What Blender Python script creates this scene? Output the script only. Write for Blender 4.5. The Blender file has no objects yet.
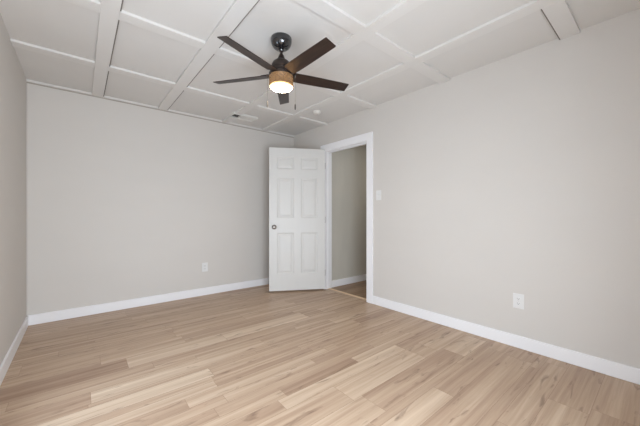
import bpy, bmesh, math, random
from mathutils import Vector, Matrix
random.seed(7)
C = bpy.context.scene
R = math.radians

# ------------------------------------------------------------------ camera, world, daylight, exposure
YAW = math.atan2(240, 289)
cam_d = bpy.data.cameras.new('camera')
cam_d.lens = 36 * 289 / 640
cam_d.sensor_width = 36
cam_d.shift_y = 2 / 640
cam_d.clip_start = 0.02
cam = bpy.data.objects.new('camera', cam_d)
C.collection.objects.link(cam)
cam.location = (0, 0, 1.10)
cam.rotation_euler = (R(90), 0, -YAW)
C.camera = cam

world = bpy.data.worlds.new('sky')
C.world = world
world.use_nodes = True
bg = world.node_tree.nodes['Background']
bg.inputs['Color'].default_value = (0.80, 0.90, 1.0, 1)
bg.inputs['Strength'].default_value = 1.0

def area(name, loc, rot, sx, sy, power, col):
    d = bpy.data.lights.new(name, 'AREA')
    d.shape = 'RECTANGLE'; d.size = sx; d.size_y = sy
    d.energy = power; d.color = col
    o = bpy.data.objects.new(name, d)
    C.collection.objects.link(o)
    o.location = loc; o.rotation_euler = rot
    return o
# daylight just outside the two windows of the room (rear wall and near left wall)
area('rear_window_daylight', (0.40, -0.50, 0.90), (R(-90), 0, R(180)), 1.36, 1.40, 96, (0.915, 0.985, 1.085))
area('left_window_daylight', (-0.62, 1.68, 0.77), (0, R(-90), 0), 1.04, 1.32, 17, (0.84, 0.975, 1.17))
# added weak fill light, out of sight under the hall ceiling, brightens the hall
area('hall_fill', (3.70, 2.35, 2.40), (0, 0, 0), 0.25, 0.25, 4.5, (1.0, 0.96, 0.90))

C.view_settings.view_transform = 'Standard'
C.view_settings.look = 'None'
C.view_settings.gamma = 1
C.view_settings.use_curve_mapping = False
C.view_settings.exposure = 0.06
C.cycles.max_bounces = 16
C.cycles.diffuse_bounces = 12
C.cycles.transparent_max_bounces = 16

# ------------------------------------------------------------------ helpers
def lin(r, g, b):
    f = lambda c: (c/255/12.92) if c/255 <= 0.04045 else ((c/255+0.055)/1.055)**2.4
    return (f(r), f(g), f(b), 1)

def mat(name, col, rough=0.5, metal=0.0, spec=0.5, var=0.0, vscale=(6, 6, 6), bump=0.0, bscale=120, coat=0.0):
    m = bpy.data.materials.new(name); m.use_nodes = True
    nt = m.node_tree; N = nt.nodes; L = nt.links
    b = N['Principled BSDF']
    b.inputs['Roughness'].default_value = rough
    b.inputs['Metallic'].default_value = metal
    b.inputs['Specular IOR Level'].default_value = spec
    b.inputs['Coat Weight'].default_value = coat
    tc = N.new('ShaderNodeTexCoord')
    mp = N.new('ShaderNodeMapping'); mp.inputs['Scale'].default_value = vscale
    L.new(tc.outputs['Object'], mp.inputs['Vector'])
    nz = N.new('ShaderNodeTexNoise'); nz.inputs['Scale'].default_value = 1.0; nz.inputs['Detail'].default_value = 5
    L.new(mp.outputs['Vector'], nz.inputs['Vector'])
    rp = N.new('ShaderNodeValToRGB')
    rp.color_ramp.elements[0].position = 0.3; rp.color_ramp.elements[1].position = 0.7
    rp.color_ramp.elements[0].color = tuple(c*(1-var) for c in col[:3]) + (1,)
    rp.color_ramp.elements[1].color = tuple(min(1, c*(1+var)) for c in col[:3]) + (1,)
    L.new(nz.outputs['Fac'], rp.inputs['Fac'])
    L.new(rp.outputs['Color'], b.inputs['Base Color'])
    if bump:
        n2 = N.new('ShaderNodeTexNoise'); n2.inputs['Scale'].default_value = bscale; n2.inputs['Detail'].default_value = 4
        L.new(tc.outputs['Object'], n2.inputs['Vector'])
        bp = N.new('ShaderNodeBump'); bp.inputs['Strength'].default_value = bump; bp.inputs['Distance'].default_value = 0.003
        L.new(n2.outputs['Fac'], bp.inputs['Height']); L.new(bp.outputs['Normal'], b.inputs['Normal'])
    return m

def box(bm, x0, x1, y0, y1, z0, z1, bev=0.0):
    r = bmesh.ops.create_cube(bm, size=1)
    for v in r['verts']:
        v.co = Vector(((x0+x1)/2 + v.co.x*(x1-x0), (y0+y1)/2 + v.co.y*(y1-y0), (z0+z1)/2 + v.co.z*(z1-z0)))
    if bev:
        es = list({e for v in r['verts'] for e in v.link_edges})
        bmesh.ops.bevel(bm, geom=es, offset=bev, segments=2, affect='EDGES', profile=0.5)

def lathe(bm, prof, n=40, cx=0, cy=0, cap0=True, cap1=True):
    rings = []
    for r, z in prof:
        if r < 1e-6:
            rings.append([bm.verts.new((cx, cy, z))])
        else:
            rings.append([bm.verts.new((cx + r*math.cos(2*math.pi*i/n), cy + r*math.sin(2*math.pi*i/n), z)) for i in range(n)])
    for a, b in zip(rings, rings[1:]):
        for i in range(n):
            j = (i+1) % n
            if len(a) == 1 and len(b) == 1: continue
            if len(a) == 1: bm.faces.new((a[0], b[j], b[i]))
            elif len(b) == 1: bm.faces.new((a[i], a[j], b[0]))
            else: bm.faces.new((a[i], a[j], b[j], b[i]))
    if cap0 and len(rings[0]) > 1: bm.faces.new(list(reversed(rings[0])))
    if cap1 and len(rings[-1]) > 1: bm.faces.new(rings[-1])

def link(name, bm, m, parent=None, smooth=False, loc=None, rot=None):
    bmesh.ops.recalc_face_normals(bm, faces=bm.faces)
    me = bpy.data.meshes.new(name); bm.to_mesh(me); bm.free()
    me.materials.append(m)
    if smooth:
        me.polygons.foreach_set('use_smooth', [True]*len(me.polygons))
        me.set_sharp_from_angle(angle=R(38))
    o = bpy.data.objects.new(name, me); C.collection.objects.link(o)
    if parent: o.parent = parent
    if loc is not None: o.location = loc
    if rot is not None: o.rotation_euler = rot
    return o

def struct(name, bm, m, label=None, smooth=False):
    o = link(name, bm, m, smooth=smooth); o['kind'] = 'structure'
    if label: o['label'] = label
    return o

def empty(name, loc, label, cat, rot=(0, 0, 0), group=None):
    o = bpy.data.objects.new(name, None); C.collection.objects.link(o)
    o.location = loc; o.rotation_euler = rot; o.empty_display_size = 0.1
    o['label'] = label; o['category'] = cat
    if group: o['group'] = group
    return o

# ------------------------------------------------------------------ dimensions (x along the back wall, y into the room)
XL, XR, YB, YR, H = -0.408, 2.80, 4.07, -0.31, 2.445
WT = 0.12                                   # wall thickness
DY0, DY1, DH = 2.44, 3.24, 2.035            # door opening
HX1, HY0, HY1 = 4.60, 1.50, 3.265           # hall

M_wall = mat('wall_paint', lin(209, 205, 200), 0.7, spec=0.25, var=0.008, vscale=(1.5, 1.5, 4), bump=0.10, bscale=160)
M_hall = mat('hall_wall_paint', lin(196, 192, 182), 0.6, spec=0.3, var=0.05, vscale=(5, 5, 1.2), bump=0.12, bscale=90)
M_ceil = mat('ceiling_paint', lin(214, 212, 209), 0.75, spec=0.2, var=0.012, vscale=(3, 3, 3), bump=0.10, bscale=60)
M_beam = mat('ceiling_board_paint', lin(217, 215, 212), 0.55, spec=0.3, var=0.01, vscale=(5, 5, 5))
M_strip_shade = mat('strip_shade', lin(172, 165, 156), 0.8, var=0.03)
M_gap_shade = mat('gap_shade', lin(120, 114, 108), 0.8, var=0.15, vscale=(9, 9, 9))
M_trim = mat('white_trim_paint', lin(238, 238, 240), 0.35, spec=0.4, var=0.008, vscale=(4, 4, 4))
M_door = mat('white_door_paint', lin(211, 210, 207), 0.4, spec=0.4, var=0.008, vscale=(20, 20, 3))
M_plastic = mat('white_plastic', lin(224, 224, 223), 0.3, spec=0.5, var=0.005)
M_detector = mat('aged_white_plastic', lin(224, 222, 217), 0.4, var=0.005)
M_slot = mat('dark_slot', lin(70, 68, 66), 0.6)
M_screw = mat('painted_screw', lin(205, 205, 203), 0.35, metal=0.3)
M_vent = mat('vent_enamel', lin(212, 210, 205), 0.4, var=0.01)
M_duct = mat('duct_shade', lin(34, 33, 32), 0.7, var=0.1)
M_nickel = mat('satin_nickel', lin(150, 144, 138), 0.28, metal=1.0, var=0.04)
M_black = mat('gloss_black_metal', lin(26, 26, 29), 0.16, metal=0.0, spec=0.8, var=0.05, coat=0.6)
M_bronze = mat('dark_bronze_metal', lin(60, 50, 45), 0.30, metal=0.5, spec=0.6, var=0.06)
M_chain = mat('bead_chain_metal', lin(104, 98, 90), 0.65, metal=0.0, spec=0.2)
M_fob = mat('dark_fob_wood', lin(48, 40, 36), 0.45, var=0.1)
M_strip = mat('pale_transition_strip', lin(226, 200, 168), 0.45, var=0.05, vscale=(40, 6, 40))
M_sky_out = mat('window_vinyl', lin(240, 240, 240), 0.35, var=0.004)

# wood grain materials ------------------------------------------------
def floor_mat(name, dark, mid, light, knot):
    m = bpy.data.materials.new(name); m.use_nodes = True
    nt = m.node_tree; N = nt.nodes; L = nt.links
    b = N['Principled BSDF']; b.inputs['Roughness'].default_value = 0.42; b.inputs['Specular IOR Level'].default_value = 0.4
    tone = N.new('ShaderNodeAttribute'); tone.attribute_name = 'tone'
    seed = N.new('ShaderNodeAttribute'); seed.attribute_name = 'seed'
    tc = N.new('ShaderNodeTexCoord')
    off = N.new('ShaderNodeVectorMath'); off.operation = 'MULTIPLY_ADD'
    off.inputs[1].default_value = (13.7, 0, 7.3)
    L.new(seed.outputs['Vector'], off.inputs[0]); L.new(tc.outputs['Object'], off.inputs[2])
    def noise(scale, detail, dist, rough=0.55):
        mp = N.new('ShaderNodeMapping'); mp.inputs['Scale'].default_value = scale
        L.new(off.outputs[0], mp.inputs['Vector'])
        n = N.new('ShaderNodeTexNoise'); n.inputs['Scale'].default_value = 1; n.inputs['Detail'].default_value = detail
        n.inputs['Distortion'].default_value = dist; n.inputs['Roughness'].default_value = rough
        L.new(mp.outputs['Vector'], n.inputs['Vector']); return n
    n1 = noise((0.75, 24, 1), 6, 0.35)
    n2 = noise((3.2, 110, 1), 4, 0.2, 0.7)
    n3 = noise((3.4, 17, 1), 4, 1.3)
    def math_(op, a, bb, c=None):
        k = N.new('ShaderNodeMath'); k.operation = op
        for i, v in enumerate((a, bb, c)):
            if v is None: continue
            if isinstance(v, (int, float)): k.inputs[i].default_value = v
            else: L.new(v, k.inputs[i])
        return k.outputs[0]
    s = math_('MULTIPLY_ADD', math_('SUBTRACT', n1.outputs['Fac'], 0.5), 1.15, tone.outputs['Fac'])
    s = math_('MULTIPLY_ADD', math_('SUBTRACT', n2.outputs['Fac'], 0.5), 0.40, s)
    rp = N.new('ShaderNodeValToRGB'); cr = rp.color_ramp
    cr.elements[0].position = 0.0; cr.elements[0].color = dark
    cr.elements[1].position = 1.0; cr.elements[1].color = light
    e = cr.elements.new(0.5); e.color = mid
    L.new(s, rp.inputs['Fac'])
    kr = N.new('ShaderNodeValToRGB'); kr.color_ramp.elements[0].position = 0.60; kr.color_ramp.elements[1].position = 0.75
    L.new(n3.outputs['Fac'], kr.inputs['Fac'])
    mx = N.new('ShaderNodeMix'); mx.data_type = 'RGBA'
    L.new(math_('MULTIPLY', kr.outputs['Color'], 0.85), mx.inputs['Factor'])
    L.new(rp.outputs['Color'], mx.inputs['A']); mx.inputs['B'].default_value = knot
    L.new(mx.outputs['Result'], b.inputs['Base Color'])
    bp = N.new('ShaderNodeBump'); bp.inputs['Strength'].default_value = 0.08; bp.inputs['Distance'].default_value = 0.001
    L.new(n2.outputs['Fac'], bp.inputs['Height']); L.new(bp.outputs['Normal'], b.inputs['Normal'])
    return m
M_floor = floor_mat('oak_laminate', lin(146, 116, 95), lin(187, 161, 137), lin(219, 199, 175), lin(120, 95, 78))
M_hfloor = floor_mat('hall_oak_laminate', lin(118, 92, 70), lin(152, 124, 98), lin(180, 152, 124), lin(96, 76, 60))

def blade_mat():
    m = bpy.data.materials.new('espresso_blade_wood'); m.use_nodes = True
    nt = m.node_tree; N = nt.nodes; L = nt.links
    b = N['Principled BSDF']; b.inputs['Roughness'].default_value = 0.34; b.inputs['Specular IOR Level'].default_value = 0.42
    tc = N.new('ShaderNodeTexCoord'); mp = N.new('ShaderNodeMapping'); mp.inputs['Scale'].default_value = (6, 90, 6)
    n = N.new('ShaderNodeTexNoise'); n.inputs['Scale'].default_value = 1; n.inputs['Detail'].default_value = 5
    rp = N.new('ShaderNodeValToRGB')
    rp.color_ramp.elements[0].position = 0.3; rp.color_ramp.elements[0].color = lin(32, 22, 18)
    rp.color_ramp.elements[1].position = 0.75; rp.color_ramp.elements[1].color = lin(58, 42, 34)
    L.new(tc.outputs['Object'], mp.inputs['Vector']); L.new(mp.outputs['Vector'], n.inputs['Vector'])
    L.new(n.outputs['Fac'], rp.inputs['Fac']); L.new(rp.outputs['Color'], b.inputs['Base Color'])
    return m
M_blade = blade_mat()

def glass_mat(name, tint, haze, gloss=0.06):
    m = bpy.data.materials.new(name); m.use_nodes = True
    nt = m.node_tree; N = nt.nodes; L = nt.links
    N.remove(N['Principled BSDF']); out = N['Material Output']
    tr = N.new('ShaderNodeBsdfTransparent'); tr.inputs['Color'].default_value = tint
    tl = N.new('ShaderNodeBsdfTranslucent'); tl.inputs['Color'].default_value = tint
    gl = N.new('ShaderNodeBsdfGlossy'); gl.inputs['Roughness'].default_value = 0.08
    a = N.new('ShaderNodeMixShader'); a.inputs[0].default_value = haze
    L.new(tr.outputs[0], a.inputs[1]); L.new(tl.outputs[0], a.inputs[2])
    c = N.new('ShaderNodeMixShader'); c.inputs[0].default_value = gloss
    L.new(a.outputs[0], c.inputs[1]); L.new(gl.outputs[0], c.inputs[2])
    L.new(c.outputs[0], out.inputs['Surface'])
    return m
M_pane = glass_mat('window_pane_glass', (0.97, 0.98, 0.98, 1), 0.0, 0.05)
M_shade = glass_mat('smoky_amber_glass', (0.72, 0.62, 0.51, 1), 0.15, 0.06)
def emit_mat(name, col, s):
    m = bpy.data.materials.new(name); m.use_nodes = True
    b = m.node_tree.nodes['Principled BSDF']
    b.inputs['Base Color'].default_value = (0.9, 0.88, 0.84, 1)
    b.inputs['Emission Color'].default_value = col; b.inputs['Emission Strength'].default_value = s
    return m
M_led = emit_mat('lit_led_diffuser', (1.0, 0.84, 0.62, 1), 40.0)
M_led_rim = emit_mat('lit_lamp_backing', (1.0, 0.76, 0.48, 1), 3.0)
M_led_top = emit_mat('blade_glow', (1.0, 0.80, 0.58, 1), 7.0)

# ------------------------------------------------------------------ shell
# wall pierced by rectangular openings: axis 'x' = wall runs along x, thickness along y
def wall(name, axis, a0, a1, t0, t1, z0, z1, holes, m):
    bm = bmesh.new()
    cuts = sorted({a0, a1} | {h[0] for h in holes} | {h[1] for h in holes})
    for p, q in zip(cuts, cuts[1:]):
        hs = [h for h in holes if h[0] <= p + 1e-6 and h[1] >= q - 1e-6]
        spans = [(z0, z1)]
        if hs:
            h = hs[0]; spans = [s for s in ((z0, h[2]), (h[3], z1)) if s[1] - s[0] > 1e-4]
        for s0, s1 in spans:
            if axis == 'x': box(bm, p, q, t0, t1, s0, s1)
            else: box(bm, t0, t1, p, q, s0, s1)
    bmesh.ops.remove_doubles(bm, verts=bm.verts, dist=1e-5)
    return struct(name, bm, m)

W1 = (-0.30, 1.10, 0.16, 1.60)     # rear window x0,x1,z0,z1
W2 = (1.00, 2.36, 0.24, 1.30)     # left window y0,y1,z0,z1
wall('wall_back', 'x', XL-WT, XR, YB, YB+WT, 0, H, [], M_wall)
wall('wall_rear', 'x', XL-WT, XR+WT, YR-WT, YR, 0, H, [W1], M_wall)
wall('wall_left', 'y', YR, YB, XL-WT, XL, 0, H, [W2], M_wall)
wall('wall_right', 'y', YR, YB+WT, XR, XR+WT, 0, H, [(DY0-0.02, DY1+0.02, -0.001, DH+0.02)], M_wall)
wall('wall_hall_side', 'x', XR+WT, HX1, HY1, HY1+WT, 0, H, [], M_hall)
wall('wall_hall_near', 'x', XR+WT, HX1, HY0-WT, HY0, 0, H, [], M_hall)
wall('wall_hall_end', 'y', HY0-WT, HY1+WT, HX1, HX1+WT, 0, H, [], M_hall)

bm = bmesh.new(); box(bm, XL-WT, XR+WT, YR-WT, YB+WT, H, H+0.08); struct('ceiling', bm, M_ceil)
bm = bmesh.new(); box(bm, XR+WT, HX1+WT, HY0-WT, HY1+WT, H, H+0.08); struct('ceiling_hall', bm, M_hall)

# plank floor: one mesh, every strip its own face with its own tone and grain offset
def plank_floor(name, x0, x1, y0, y1, m, overrides, along='x'):
    bm = bmesh.new()
    lt = bm.faces.layers.float.new('tone'); ls = bm.faces.layers.float_vector.new('seed')
    P = 0.183; edges = []
    k = math.floor((y0 - 1.009)/P)
    y = 1.009 + k*P
    while y < y1:
        kk = round((y - 1.009)/P)
        sp = {-1: 0.132, 0: 0, 1: 0, 2: 0.102, 3: 0.092, 4: 0.103, 5: 0.062, 6: 0.040}.get(kk, random.choice((0, 0, 0.10, 0.07, 0.125)))
        edges += [(y, y + sp), (y + sp, y + P)] if sp else [(y, y + P)]
        y += P
    G = 0.0007
    for e0, e1 in edges:
        a, b = max(e0, y0), min(e1, y1)
        if b - a < 0.004: continue
        x = x0 - random.random()*1.0
        segs = []
        while x < x1:
            l = random.uniform(0.55, 1.35)
            segs.append([x, x + l, min(0.92, max(0.12, random.gauss(0.48, 0.095)))]); x += l
        for (ox0, ox1, oy, t) in overrides:
            if e0 <= oy < e1:
                new = []
                for s in segs:
                    if s[1] <= ox0 or s[0] >= ox1: new.append(s); continue
                    if s[0] < ox0: new.append([s[0], ox0, s[2]])
                    if s[1] > ox1: new.append([ox1, s[1], s[2]])
                new.append([ox0, ox1, t]); segs = new
        for p, q, t in segs:
            p, q = max(p, x0), min(q, x1)
            if q - p < 0.003: continue
            vs = [bm.verts.new(c) for c in ((p+G, a+G, 0), (q-G, a+G, 0), (q-G, b-G, 0), (p+G, b-G, 0))]
            f = bm.faces.new(vs); f[lt] = t; f[ls] = (random.uniform(0, 20), 0, random.uniform(0, 20))
    # slab just below, showing only in the hairline seams
    n0 = len(bm.faces)
    vs = [bm.verts.new(c) for c in ((x0, y0, -0.0015), (x1, y0, -0.0015), (x1, y1, -0.0015), (x0, y1, -0.0015))]
    f = bm.faces.new(vs); f[lt] = -0.1
    vs = [bm.verts.new(c) for c in ((x0, y0, -0.06), (x0, y1, -0.06), (x1, y1, -0.06), (x1, y0, -0.06))]
    f = bm.faces.new(vs); f[lt] = 0.2
    me = bpy.data.meshes.new(name); bm.to_mesh(me); bm.free(); me.materials.append(m)
    o = bpy.data.objects.new(name, me); C.collection.objects.link(o); o['kind'] = 'structure'
    return o
OV = [(0.90, 2.05, 1.43, 0.70), (0.48, 1.55, 1.79, 0.62), (-0.25, 0.708, 2.04, 0.76), (0.708, 1.8, 2.04, 0.42),
      (0.05, 1.22, 2.20, 0.68), (-0.4, 0.05, 2.20, 0.32), (0.85, 1.74, 0.88, 0.66), (1.74, 2.6, 0.88, 0.38),
      (0.45, 1.32, 1.06, 0.66), (1.32, 2.3, 1.06, 0.42), (-0.1, 0.90, 1.43, 0.35),
      (-0.35, 0.48, 1.79, 0.40), (1.25, 2.05, 1.25, 0.62), (2.05, 2.78, 1.43, 0.35), (1.0, 1.9, 2.60, 0.70), (2.0, 2.8, 2.2, 0.62)]
plank_floor('floor', XL-0.05, XR+0.065, YR-0.05, YB+0.05, M_floor, OV)
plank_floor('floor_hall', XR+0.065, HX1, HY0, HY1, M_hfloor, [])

# transition strip in the doorway
bm = bmesh.new(); box(bm, XR+0.045, XR+0.085, DY0+0.001, DY1-0.001, 0.0, 0.007, 0.003)
struct('trim_1', bm, M_strip, 'pale wood transition strip across the doorway floor')

# ceiling boards (flush grid: long ones run in y, short pieces fill between them)
BT = 0.020
ybeams = [('A', 0.10, 0.20), ('B', 0.745, 0.848), ('C', 1.555, 1.652), ('D', 2.185, 2.285)]
xbeams = [(3.195, 3.292), (2.285, 2.385), (1.365, 1.477), (0.407, 0.519)]
VENT = (1.535, 1.885, 3.600, 3.785)
n = 2
for nm, u0, u1 in ybeams:
    bm = bmesh.new()
    if nm == 'C':
        box(bm, u0, u1, YR, VENT[2]-0.002, H-BT, H, 0.0015); box(bm, u0, u1, VENT[3]+0.002, YB-0.02, H-BT, H, 0.0015)
    else:
        box(bm, u0, u1, YR, YB-0.02, H-BT, H, 0.0015)
    struct('trim_%d' % n, bm, M_beam, 'white flat board running the length of the ceiling'); n += 1
for v0, v1 in xbeams:
    bm = bmesh.new()
    xs = [XL] + [c for b in ybeams for c in (b[1], b[2])] + [XR]
    for i in range(0, len(xs), 2):
        box(bm, xs[i], xs[i+1], v0, v1, H-BT, H, 0.0015)
    struct('trim_%d' % n, bm, M_beam, 'white flat board running across the ceiling'); n += 1
# solid strips coloured dark as gap shade along the far edge of three boards
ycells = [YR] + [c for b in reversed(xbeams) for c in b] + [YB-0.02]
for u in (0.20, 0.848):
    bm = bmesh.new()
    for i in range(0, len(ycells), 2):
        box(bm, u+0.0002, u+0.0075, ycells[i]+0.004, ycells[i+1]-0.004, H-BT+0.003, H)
    struct('trim_%d' % n, bm, M_gap_shade, 'dark strip painted as the shade of a gap beside a ceiling board'); n += 1
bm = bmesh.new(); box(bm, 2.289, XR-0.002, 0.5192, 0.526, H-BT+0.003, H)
struct('trim_%d' % n, bm, M_gap_shade, 'dark strip painted as the shade of a gap beside a ceiling board'); n += 1
# strip where the back wall meets the ceiling
bm = bmesh.new(); box(bm, XL, XR, YB-0.02, YB, H-0.021, H, 0.002)
struct('trim_%d' % n, bm, M_beam, 'slim white strip between back wall and ceiling'); n += 1
bm = bmesh.new(); box(bm, XL, XR, YB-0.004, YB, H-0.034, H-0.021)  # thin band coloured as the shade below the ceiling strip
struct('trim_%d' % n, bm, M_strip_shade, 'dull line painted as shade under the strip at the top of the back wall'); n += 1
# bead in the left corner
bm = bmesh.new(); box(bm, XL, XL+0.010, YB-0.010, YB, 0.10, H-0.035, 0.003)
struct('trim_%d' % n, bm, M_wall, 'thin painted bead in the left corner'); n += 1

# door casing, jamb and stops
bm = bmesh.new()
cw, ct = 0.095, 0.018
for y0, y1 in ((DY0-0.006-cw, DY0-0.006), (DY1+0.006, DY1+0.006+cw)):
    box(bm, XR-ct, XR, y0, y1, 0, DH+0.006, 0.003)
    box(bm, XR+WT, XR+WT+ct, y0, min(y1, HY1-0.001) if y1 > HY1 else y1, 0, DH+0.006, 0.002) if y0 < HY1-0.03 else None
box(bm, XR-ct, XR, DY0-0.006-cw, DY1+0.006+cw, DH+0.006, DH+0.006+cw, 0.003)
struct('trim_%d' % n, bm, M_trim, 'white casing around the doorway'); n += 1
bm = bmesh.new()
box(bm, XR, XR+WT, DY0-0.02, DY0, 0, DH+0.02); box(bm, XR, XR+WT, DY1, DY1+0.02, 0, DH+0.02)
box(bm, XR, XR+WT, DY0, DY1, DH, DH+0.02)
box(bm, XR+0.040, XR+0.075, DY1-0.011, DY1, 0, DH); box(bm, XR+0.040, XR+0.075, DY0, DY0+0.011, 0.007, DH)
box(bm, XR+0.040, XR+0.075, DY0+0.011, DY1-0.011, DH-0.011, DH)
struct('trim_%d' % n, bm, M_trim, 'white door jamb with stops'); n += 1

# baseboards
def baseboard(name, pts):   # boxes (x0,x1,y0,y1)
    bm = bmesh.new()
    for p in pts: box(bm, p[0], p[1], p[2], p[3], 0, 0.102, 0.004)
    return struct(name, bm, M_trim)
T = 0.015
baseboard('baseboard_back', [(XL, XR, YB-T, YB)])
baseboard('baseboard_left', [(XL, XL+T, YR, YB-T)])
baseboard('baseboard_right', [(XR-T, XR, YR, DY0-0.006-cw), (XR-T, XR, DY1+0.006+cw, YB-T)])
baseboard('baseboard_rear', [(XL+T, XR-T, YR, YR+T)])
baseboard('baseboard_hall', [(XR+WT+0.02, HX1, HY1-T, HY1)])

# windows behind and beside the camera
def window(name, axis, a0, a1, z0, z1, t0, t1, inner):
    bm = bmesh.new()
    def b(p, q, s, t, r, u):
        if axis == 'x': box(bm, p, q, s, t, r, u, 0.003)
        else: box(bm, s, t, p, q, r, u, 0.003)
    f = 0.05
    b(a0, a0+f, t0, t1, z0, z1); b(a1-f, a1, t0, t1, z0, z1)
    b(a0+f, a1-f, t0, t1, z0, z0+f); b(a0+f, a1-f, t0, t1, z1-f, z1)
    b(a0+f, a1-f, t0+0.01, t1-0.01, (z0+z1)/2-0.02, (z0+z1)/2+0.02)
    o = struct(name, bm, M_sky_out)
    tm = (t0+t1)/2
    bm = bmesh.new()
    for p, q in ((z0+f, (z0+z1)/2-0.02), ((z0+z1)/2+0.02, z1-f)):
        if axis == 'x': box(bm, a0+f, a1-f, tm-0.002, tm+0.002, p, q)
        else: box(bm, tm-0.002, tm+0.002, a0+f, a1-f, p, q)
    link('pane', bm, M_pane, o)
    bm = bmesh.new(); s = inner
    if axis == 'x': box(bm, a0-0.03, a1+0.03, min(s, s+0.05), max(s, s+0.05), z0-0.03, z0, 0.004)
    else: box(bm, min(s, s+0.05), max(s, s+0.05), a0-0.03, a1+0.03, z0-0.03, z0, 0.004)
    link('sill', bm, M_trim, o)
    return o
window('window_1', 'x', *W1, YR-WT+0.01, YR-WT+0.07, YR)
window('window_2', 'y', *W2, XL-WT+0.01, XL-WT+0.07, XL)

# ------------------------------------------------------------------ six panel door, standing open
def six_panel(w, z0, z1, th):
    bm = bmesh.new()
    st, mu = 0.112, 0.100
    pw = (w - 2*st - mu)/2
    cols = [(st, st+pw), (st+pw+mu, w-st)]
    rows = [(0.262, 0.848), (1.058, 1.628), (1.752, 1.925)]
    xs = sorted({0, w} | {c for p in cols for c in p}); zs = sorted({z0, z1} | {c for p in rows for c in p})
    for side, y, s in ((0, 0.0, 1), (1, th, -1)):
        cache = {}
        def V(x, z, d=0.0):
            key = (round(x, 5), round(z, 5), round(d, 5))
            if key not in cache: cache[key] = bm.verts.new((x, y + s*d, z))
            return cache[key]
        for i in range(len(xs)-1):
            for j in range(len(zs)-1):
                a, b, c, d = xs[i], xs[i+1], zs[j], zs[j+1]
                if (a, b) in [tuple(p) for p in cols] and (c, d) in rows:
                    prof = [(0, 0), (0.006, 0.005), (0.016, 0.009), (0.024, 0.009), (0.046, 0.003)]
                    for (i0, d0), (i1, d1) in zip(prof, prof[1:]):
                        o = [(a+i0, c+i0), (b-i0, c+i0), (b-i0, d-i0), (a+i0, d-i0)]
                        q = [(a+i1, c+i1), (b-i1, c+i1), (b-i1, d-i1), (a+i1, d-i1)]
                        for k in range(4):
                            l = (k+1) % 4
                            bm.faces.new((V(*o[k], d0), V(*o[l], d0), V(*q[l], d1), V(*q[k], d1)))
                    i1, d1 = prof[-1]
                    bm.faces.new([V(*p, d1) for p in ((a+i1, c+i1), (b-i1, c+i1), (b-i1, d-i1), (a+i1, d-i1))])
                else:
                    bm.faces.new((V(a, c), V(b, c), V(b, d), V(a, d)))
    # edges of the leaf
    for (p, q) in (((0, z0), (w, z0)), ((w, z0), (w, z1)), ((w, z1), (0, z1)), ((0, z1), (0, z0))):
        vs = [bm.verts.new((p[0], 0, p[1])), bm.verts.new((q[0], 0, q[1])), bm.verts.new((q[0], th, q[1])), bm.verts.new((p[0], th, p[1]))]
        bm.faces.new(vs)
    bmesh.ops.remove_doubles(bm, verts=bm.verts, dist=1e-5)
    return bm
DW, DT, DANG = 0.803, 0.035, 29
hinge = Vector((2.752, 3.20, 0))
# local x runs from hinge to free edge, local y into the leaf (away from the camera)
ddir = Vector((-math.cos(R(DANG)), math.sin(R(DANG)), 0)); dn = Vector((math.sin(R(DANG)), math.cos(R(DANG)), 0))
bm = six_panel(DW, 0.024, 2.055, DT)
for v in bm.verts: v.co.x = -v.co.x
door = link('door_1', bm, M_door, loc=hinge, rot=(0, 0, -R(DANG)))
door['kind'] = 'structure'; door['label'] = 'white six panel door standing open into the room'
KX, KZ = -(DW-0.070), 0.93
for s, y in ((-1, 0.0), (1, DT)):
    bm = bmesh.new()
    lathe(bm, [(0.0, 0), (0.033, 0), (0.033, 0.004), (0.028, 0.009), (0.013, 0.012), (0.011, 0.030), (0.020, 0.036), (0.028, 0.046),
               (0.0285, 0.056), (0.023, 0.065), (0.012, 0.069), (0, 0.070)], 32)
    bmesh.ops.rotate(bm, verts=bm.verts, matrix=Matrix.Rotation(R(90) if s < 0 else R(-90), 3, 'X'))
    k = link('knob', bm, M_nickel, door, True, loc=(KX, y, KZ)); k['label'] = 'satin nickel round knob'
for hz in (0.25, 1.03, 1.82):
    bm = bmesh.new()
    lathe(bm, [(0, hz-0.045), (0.006, hz-0.045), (0.006, hz+0.045), (0, hz+0.045)], 14, 0.008, DT+0.007)
    box(bm, 0.0005, 0.0025, 0.004, DT+0.004, hz-0.044, hz+0.044)
    link('hinge', bm, M_nickel, door, True)
bm = bmesh.new(); box(bm, -DW-0.0012, -DW+0.0005, 0.006, DT-0.006, KZ-0.028, KZ+0.028, 0.0004)
link('latch_plate', bm, M_nickel, door)

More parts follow.
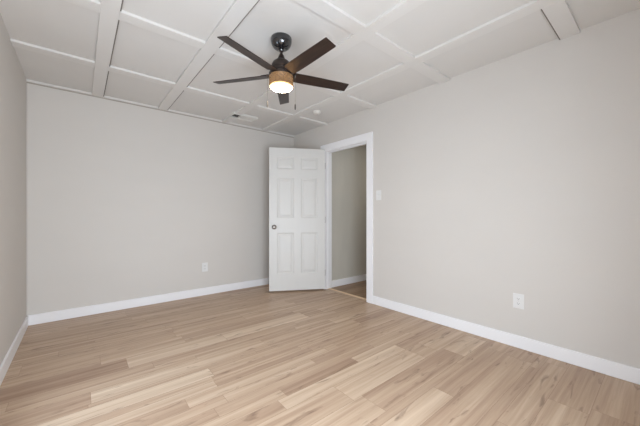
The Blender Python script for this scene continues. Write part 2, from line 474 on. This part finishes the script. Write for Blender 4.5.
# ------------------------------------------------------------------ ceiling fan
FZ = H
FU, FV = 1.181, 1.884
fan = empty('ceiling_fan', (FU, FV, FZ), 'dark five blade ceiling fan with lit round lamp hanging from the panelled ceiling', 'ceiling fan')
def fpart(name, prof, m, parent=fan, n=48, **k):
    bm = bmesh.new(); lathe(bm, [(r, z-FZ) for r, z in prof], n, **k); return link(name, bm, m, parent, True)
fpart('canopy', [(0, FZ), (0.078, FZ), (0.0805, 2.440), (0.0805, 2.430), (0.0785, 2.412), (0.0725, 2.394), (0.062, 2.378), (0.047, 2.366), (0.030, 2.360), (0.018, 2.359), (0, 2.359)], M_black)
fpart('downrod', [(0.0105, 2.362), (0.0105, 2.280)], M_bronze, n=24)
fpart('rod_collar', [(0, 2.362), (0.019, 2.361), (0.021, 2.353), (0.017, 2.346), (0, 2.345)], M_black, n=24)
fpart('motor_housing', [(0, 2.322), (0.016, 2.321), (0.020, 2.314), (0.026, 2.296), (0.033, 2.280), (0.050, 2.272), (0.063, 2.261), (0.072, 2.246),
                        (0.0755, 2.230), (0.0755, 2.214), (0.070, 2.208), (0.070, 2.192), (0.084, 2.184), (0.094, 2.174), (0.094, 2.152), (0.0, 2.152)], M_bronze)
# lamp: smoky glass drum with a lit diffuser in its foot
GB, GT = 2.066, 2.152
sh = fpart('glass_shade', [(0.092, GT), (0.092, GB+0.004), (0.089, GB), (0.086, GB+0.002), (0.089, GB+0.006), (0.089, GT)], M_shade, cap0=False, cap1=False)
sh['label'] = 'smoky amber glass drum shade'
fpart('lamp_backing', [(0, GB+0.024), (0.070, GB+0.024), (0.082, GB+0.018), (0.085, GB+0.008), (0.082, GB+0.004), (0, GB+0.004)], M_led_rim)
fpart('blade_glow_disc', [(0, GB+0.026), (0.066, GB+0.026), (0.066, GB+0.0243), (0, GB+0.0243)], M_led_top)  # hidden glowing disc added to throw warm light up onto the blades
df = fpart('lamp_diffuser', [(0, GB+0.0035), (0.083, GB+0.0035), (0.080, GB+0.000), (0.06, GB-0.004), (0, GB-0.005)], M_led)
df['label'] = 'glowing warm white diffuser'
# blades
th0 = 4.1637 - 0.0
pit = -0.257
BR, BW, BZ = 0.5596, 0.0440/1.0, 1.0616 + 1.10
def to_world_angle(t):                 # angle in camera plan (X right, Z away) -> room plan
    X, Z = math.cos(t), math.sin(t)
    u = math.cos(YAW)*X + math.sin(YAW)*Z; v = -math.sin(YAW)*X + math.cos(YAW)*Z
    return math.atan2(v, u)
def blade_bm():
    bm = bmesh.new()
    # outline along local x, pitched about x; slightly wider near the root than the tip
    prof = [(0.103, 0.047), (0.17, 0.0500), (0.30, 0.0495), (0.45, 0.0465), (0.552, 0.0443), (BR, 0.0425)]
    th = 0.0045
    top, bot = [], []
    for x, w in prof: top.append((x, w))
    pts = [(x, w) for x, w in prof] + [(x, -w) for x, w in reversed(prof)]
    up = [bm.verts.new((x, y, th/2)) for x, y in pts]; lo = [bm.verts.new((x, y, -th/2)) for x, y in pts]
    bm.faces.new(up); bm.faces.new(list(reversed(lo)))
    for i in range(len(pts)):
        j = (i+1) % len(pts); bm.faces.new((up[i], lo[i], lo[j], up[j]))
    bmesh.ops.rotate(bm, verts=bm.verts, matrix=Matrix.Rotation(pit, 3, 'X'))
    return bm
def iron_bm():      # arm out of the hub, opening into a clamp bar across the blade's root
    bm = bmesh.new()
    sec = [(0.060, 0.020, -0.006, 0.010), (0.086, 0.024, -0.002, 0.009), (0.100, 0.044, 0.0024, 0.0085), (0.150, 0.040, 0.0024, 0.0075), (0.158, 0.034, 0.0024, 0.0060)]
    rv = []
    for x, w, a, b in sec:
        k = min(1, max(0, (x - 0.070)/0.024))
        rv.append([bm.verts.new(Matrix.Rotation(pit*k, 3, 'X') @ Vector(p)) for p in ((x, -w, a), (x, w, a), (x, w, b), (x, -w, b))])
    for a, b in zip(rv, rv[1:]):
        for i in range(4):
            j = (i+1) % 4; bm.faces.new((a[i], a[j], b[j], b[i]))
    bm.faces.new(rv[0][::-1]); bm.faces.new(rv[-1])
    return bm
b0 = link('blade', blade_bm(), M_blade, fan)
i0 = link('blade_bracket', iron_bm(), M_black, b0)
for k in range(5):
    if k == 0: b, i = b0, i0
    else:
        b = b0.copy(); C.collection.objects.link(b); b.parent = fan
        i = i0.copy(); C.collection.objects.link(i); i.parent = b
    b.location = (0, 0, BZ - FZ + 0.004)
    b.rotation_euler = (0, 0, to_world_angle(th0 + 2*math.pi/5*k))
# pull chains with fobs
def chain(dx, dy, ztop, zbot, fob):
    bm = bmesh.new()
    z = ztop
    while z > zbot:
        bmesh.ops.create_icosphere(bm, subdivisions=1, radius=0.0013, matrix=Matrix.Translation((dx, dy, z-FZ))); z -= 0.0042
    lathe(bm, [(0.0007, zbot-FZ), (0.0007, ztop-FZ)], 6, dx, dy)
    lathe(bm, [(0, ztop-FZ-0.002), (0.005, ztop-FZ-0.002), (0.005, ztop-FZ+0.012), (0, ztop-FZ+0.012)], 12, dx, dy)
    c = link('pull_chain', bm, M_chain, fan, True)
    bm = bmesh.new()
    lathe(bm, [(0, zbot-FZ+0.002), (0.003, zbot-FZ), (0.0048, zbot-FZ-0.010), (0.0050, zbot-FZ-0.034), (0.003, zbot-FZ-0.042), (0, zbot-FZ-0.043)], 14, dx, dy)
    link('chain_fob', bm, fob, c, True)
cr_, sr_ = math.cos(YAW), math.sin(YAW)
for X, zb, fb in ((-0.106, 1.965, M_chain), (0.106, 1.945, M_fob)):
    chain(cr_*X, -sr_*X, 2.150, zb, fb)

# ------------------------------------------------------------------ ceiling fittings
v0, v1, w0, w1 = VENT
vc = Vector(((v0+v1)/2, (w0+w1)/2, H))
vent = empty('ceiling_vent', vc, 'white rectangular air vent with dark open louvres on the ceiling near the back wall', 'vent')
hx, hy, vd = (v1-v0)/2, (w1-w0)/2, 0.028
bm = bmesh.new()
fw = 0.019
box(bm, -hx, hx, -hy, -hy+fw, -vd, 0, 0.003); box(bm, -hx, hx, hy-fw, hy, -vd, 0, 0.003)
box(bm, -hx, -hx+fw, -hy+fw, hy-fw, -vd, 0, 0.003); box(bm, hx-fw, hx, -hy+fw, hy-fw, -vd, 0, 0.003)
box(bm, -0.055, -0.045, -hy+fw, hy-fw, -vd+0.002, 0)
link('frame', bm, M_vent, vent)
bm = bmesh.new(); box(bm, -hx+fw, hx-fw, -hy+fw, hy-fw, -0.004, -0.001)
link('duct_shade_sheet', bm, M_duct, vent)  # flat sheet painted near black for the shade inside the duct
x = -hx + fw + 0.006
while x < hx - fw - 0.004:
    if not (-0.064 < x < -0.036):
        bm = bmesh.new()
        box(bm, -0.0006, 0.0006, -hy+fw, hy-fw, -0.011, 0.009)
        ang = 50 if x < -0.05 else -52
        link('louvre', bm, M_vent, vent, loc=(x, 0, -0.015), rot=(0, R(ang), 0))
    x += 0.021 if x < -0.05 else 0.0145

sd = empty('smoke_detector', (2.366, 2.915, H), 'small round white smoke detector on the ceiling above the doorway', 'smoke detector')
bm = bmesh.new(); lathe(bm, [(0, 0), (0.053, 0), (0.053, -0.010), (0.050, -0.012), (0, -0.012)], 40); link('base', bm, M_detector, sd, True)
bm = bmesh.new(); lathe(bm, [(0, -0.012), (0.047, -0.012), (0.047, -0.024), (0.042, -0.028), (0.028, -0.032), (0, -0.033)], 40); link('cover', bm, M_detector, sd, True)
bm = bmesh.new(); lathe(bm, [(0, -0.032), (0.010, -0.0322), (0.010, -0.035), (0, -0.035)], 20, 0.012, 0); link('test_button', bm, M_screw, sd, True)

# ------------------------------------------------------------------ wall plates
def plate_bm(w, h, d):            # on local XZ, front towards -y
    bm = bmesh.new(); box(bm, -w/2, w/2, -d, 0, -h/2, h/2, 0.0025); return bm
def outlet(loc, rot, label):
    e = empty('wall_outlet', loc, label, 'outlet', rot)
    link('cover_plate', plate_bm(0.079, 0.122, 0.006), M_plastic, e)
    for z in (0.0195, -0.0195):
        bm = bmesh.new()
        lathe(bm, [(0, 0), (0.0172, 0), (0.0172, 0.0022), (0.0164, 0.0030), (0, 0.0030)], 28)
        bmesh.ops.rotate(bm, verts=bm.verts, matrix=Matrix.Rotation(R(90), 3, 'X'))
        for v in bm.verts: v.co.z = max(-0.0142, min(0.0142, v.co.z))
        rc = link('socket', bm, M_plastic, e, True, loc=(0, -0.006, z))
        bm = bmesh.new()
        box(bm, -0.0075, -0.0055, -0.0034, -0.0028, -0.001, 0.008); box(bm, 0.0055, 0.0075, -0.0034, -0.0028, -0.001, 0.007)
        box(bm, -0.0022, 0.0022, -0.0034, -0.0028, -0.009, -0.0045, 0.0002)
        link('slots', bm, M_slot, rc)
    bm = bmesh.new(); lathe(bm, [(0, 0), (0.003, 0), (0.003, 0.001), (0, 0.0013)], 12)
    bmesh.ops.rotate(bm, verts=bm.verts, matrix=Matrix.Rotation(R(90), 3, 'X'))
    link('screw', bm, M_screw, e, True, loc=(0, -0.006, 0))
    return e
outlet((1.320, YB, 0.383), (0, 0, 0), 'small white power outlet low on the back wall')
outlet((XR, 0.792, 0.386), (0, 0, R(-90)), 'white power outlet low on the right wall above the long baseboard')
sw = empty('light_switch', (XR, 2.250, 1.340), 'white light switch on the right wall beside the door casing', 'light switch', (0, 0, R(-90)))
link('cover_plate', plate_bm(0.076, 0.120, 0.006), M_plastic, sw)
bm = bmesh.new(); box(bm, -0.005, 0.005, -0.016, -0.006, -0.004, 0.010, 0.0012)
link('toggle', bm, M_plastic, sw)
for z in (0.030, -0.030):
    bm = bmesh.new(); lathe(bm, [(0, 0), (0.003, 0), (0.003, 0.001), (0, 0.0013)], 12)
    bmesh.ops.rotate(bm, verts=bm.verts, matrix=Matrix.Rotation(R(90), 3, 'X'))
    link('screw', bm, M_screw, sw, True, loc=(0, -0.006, z))
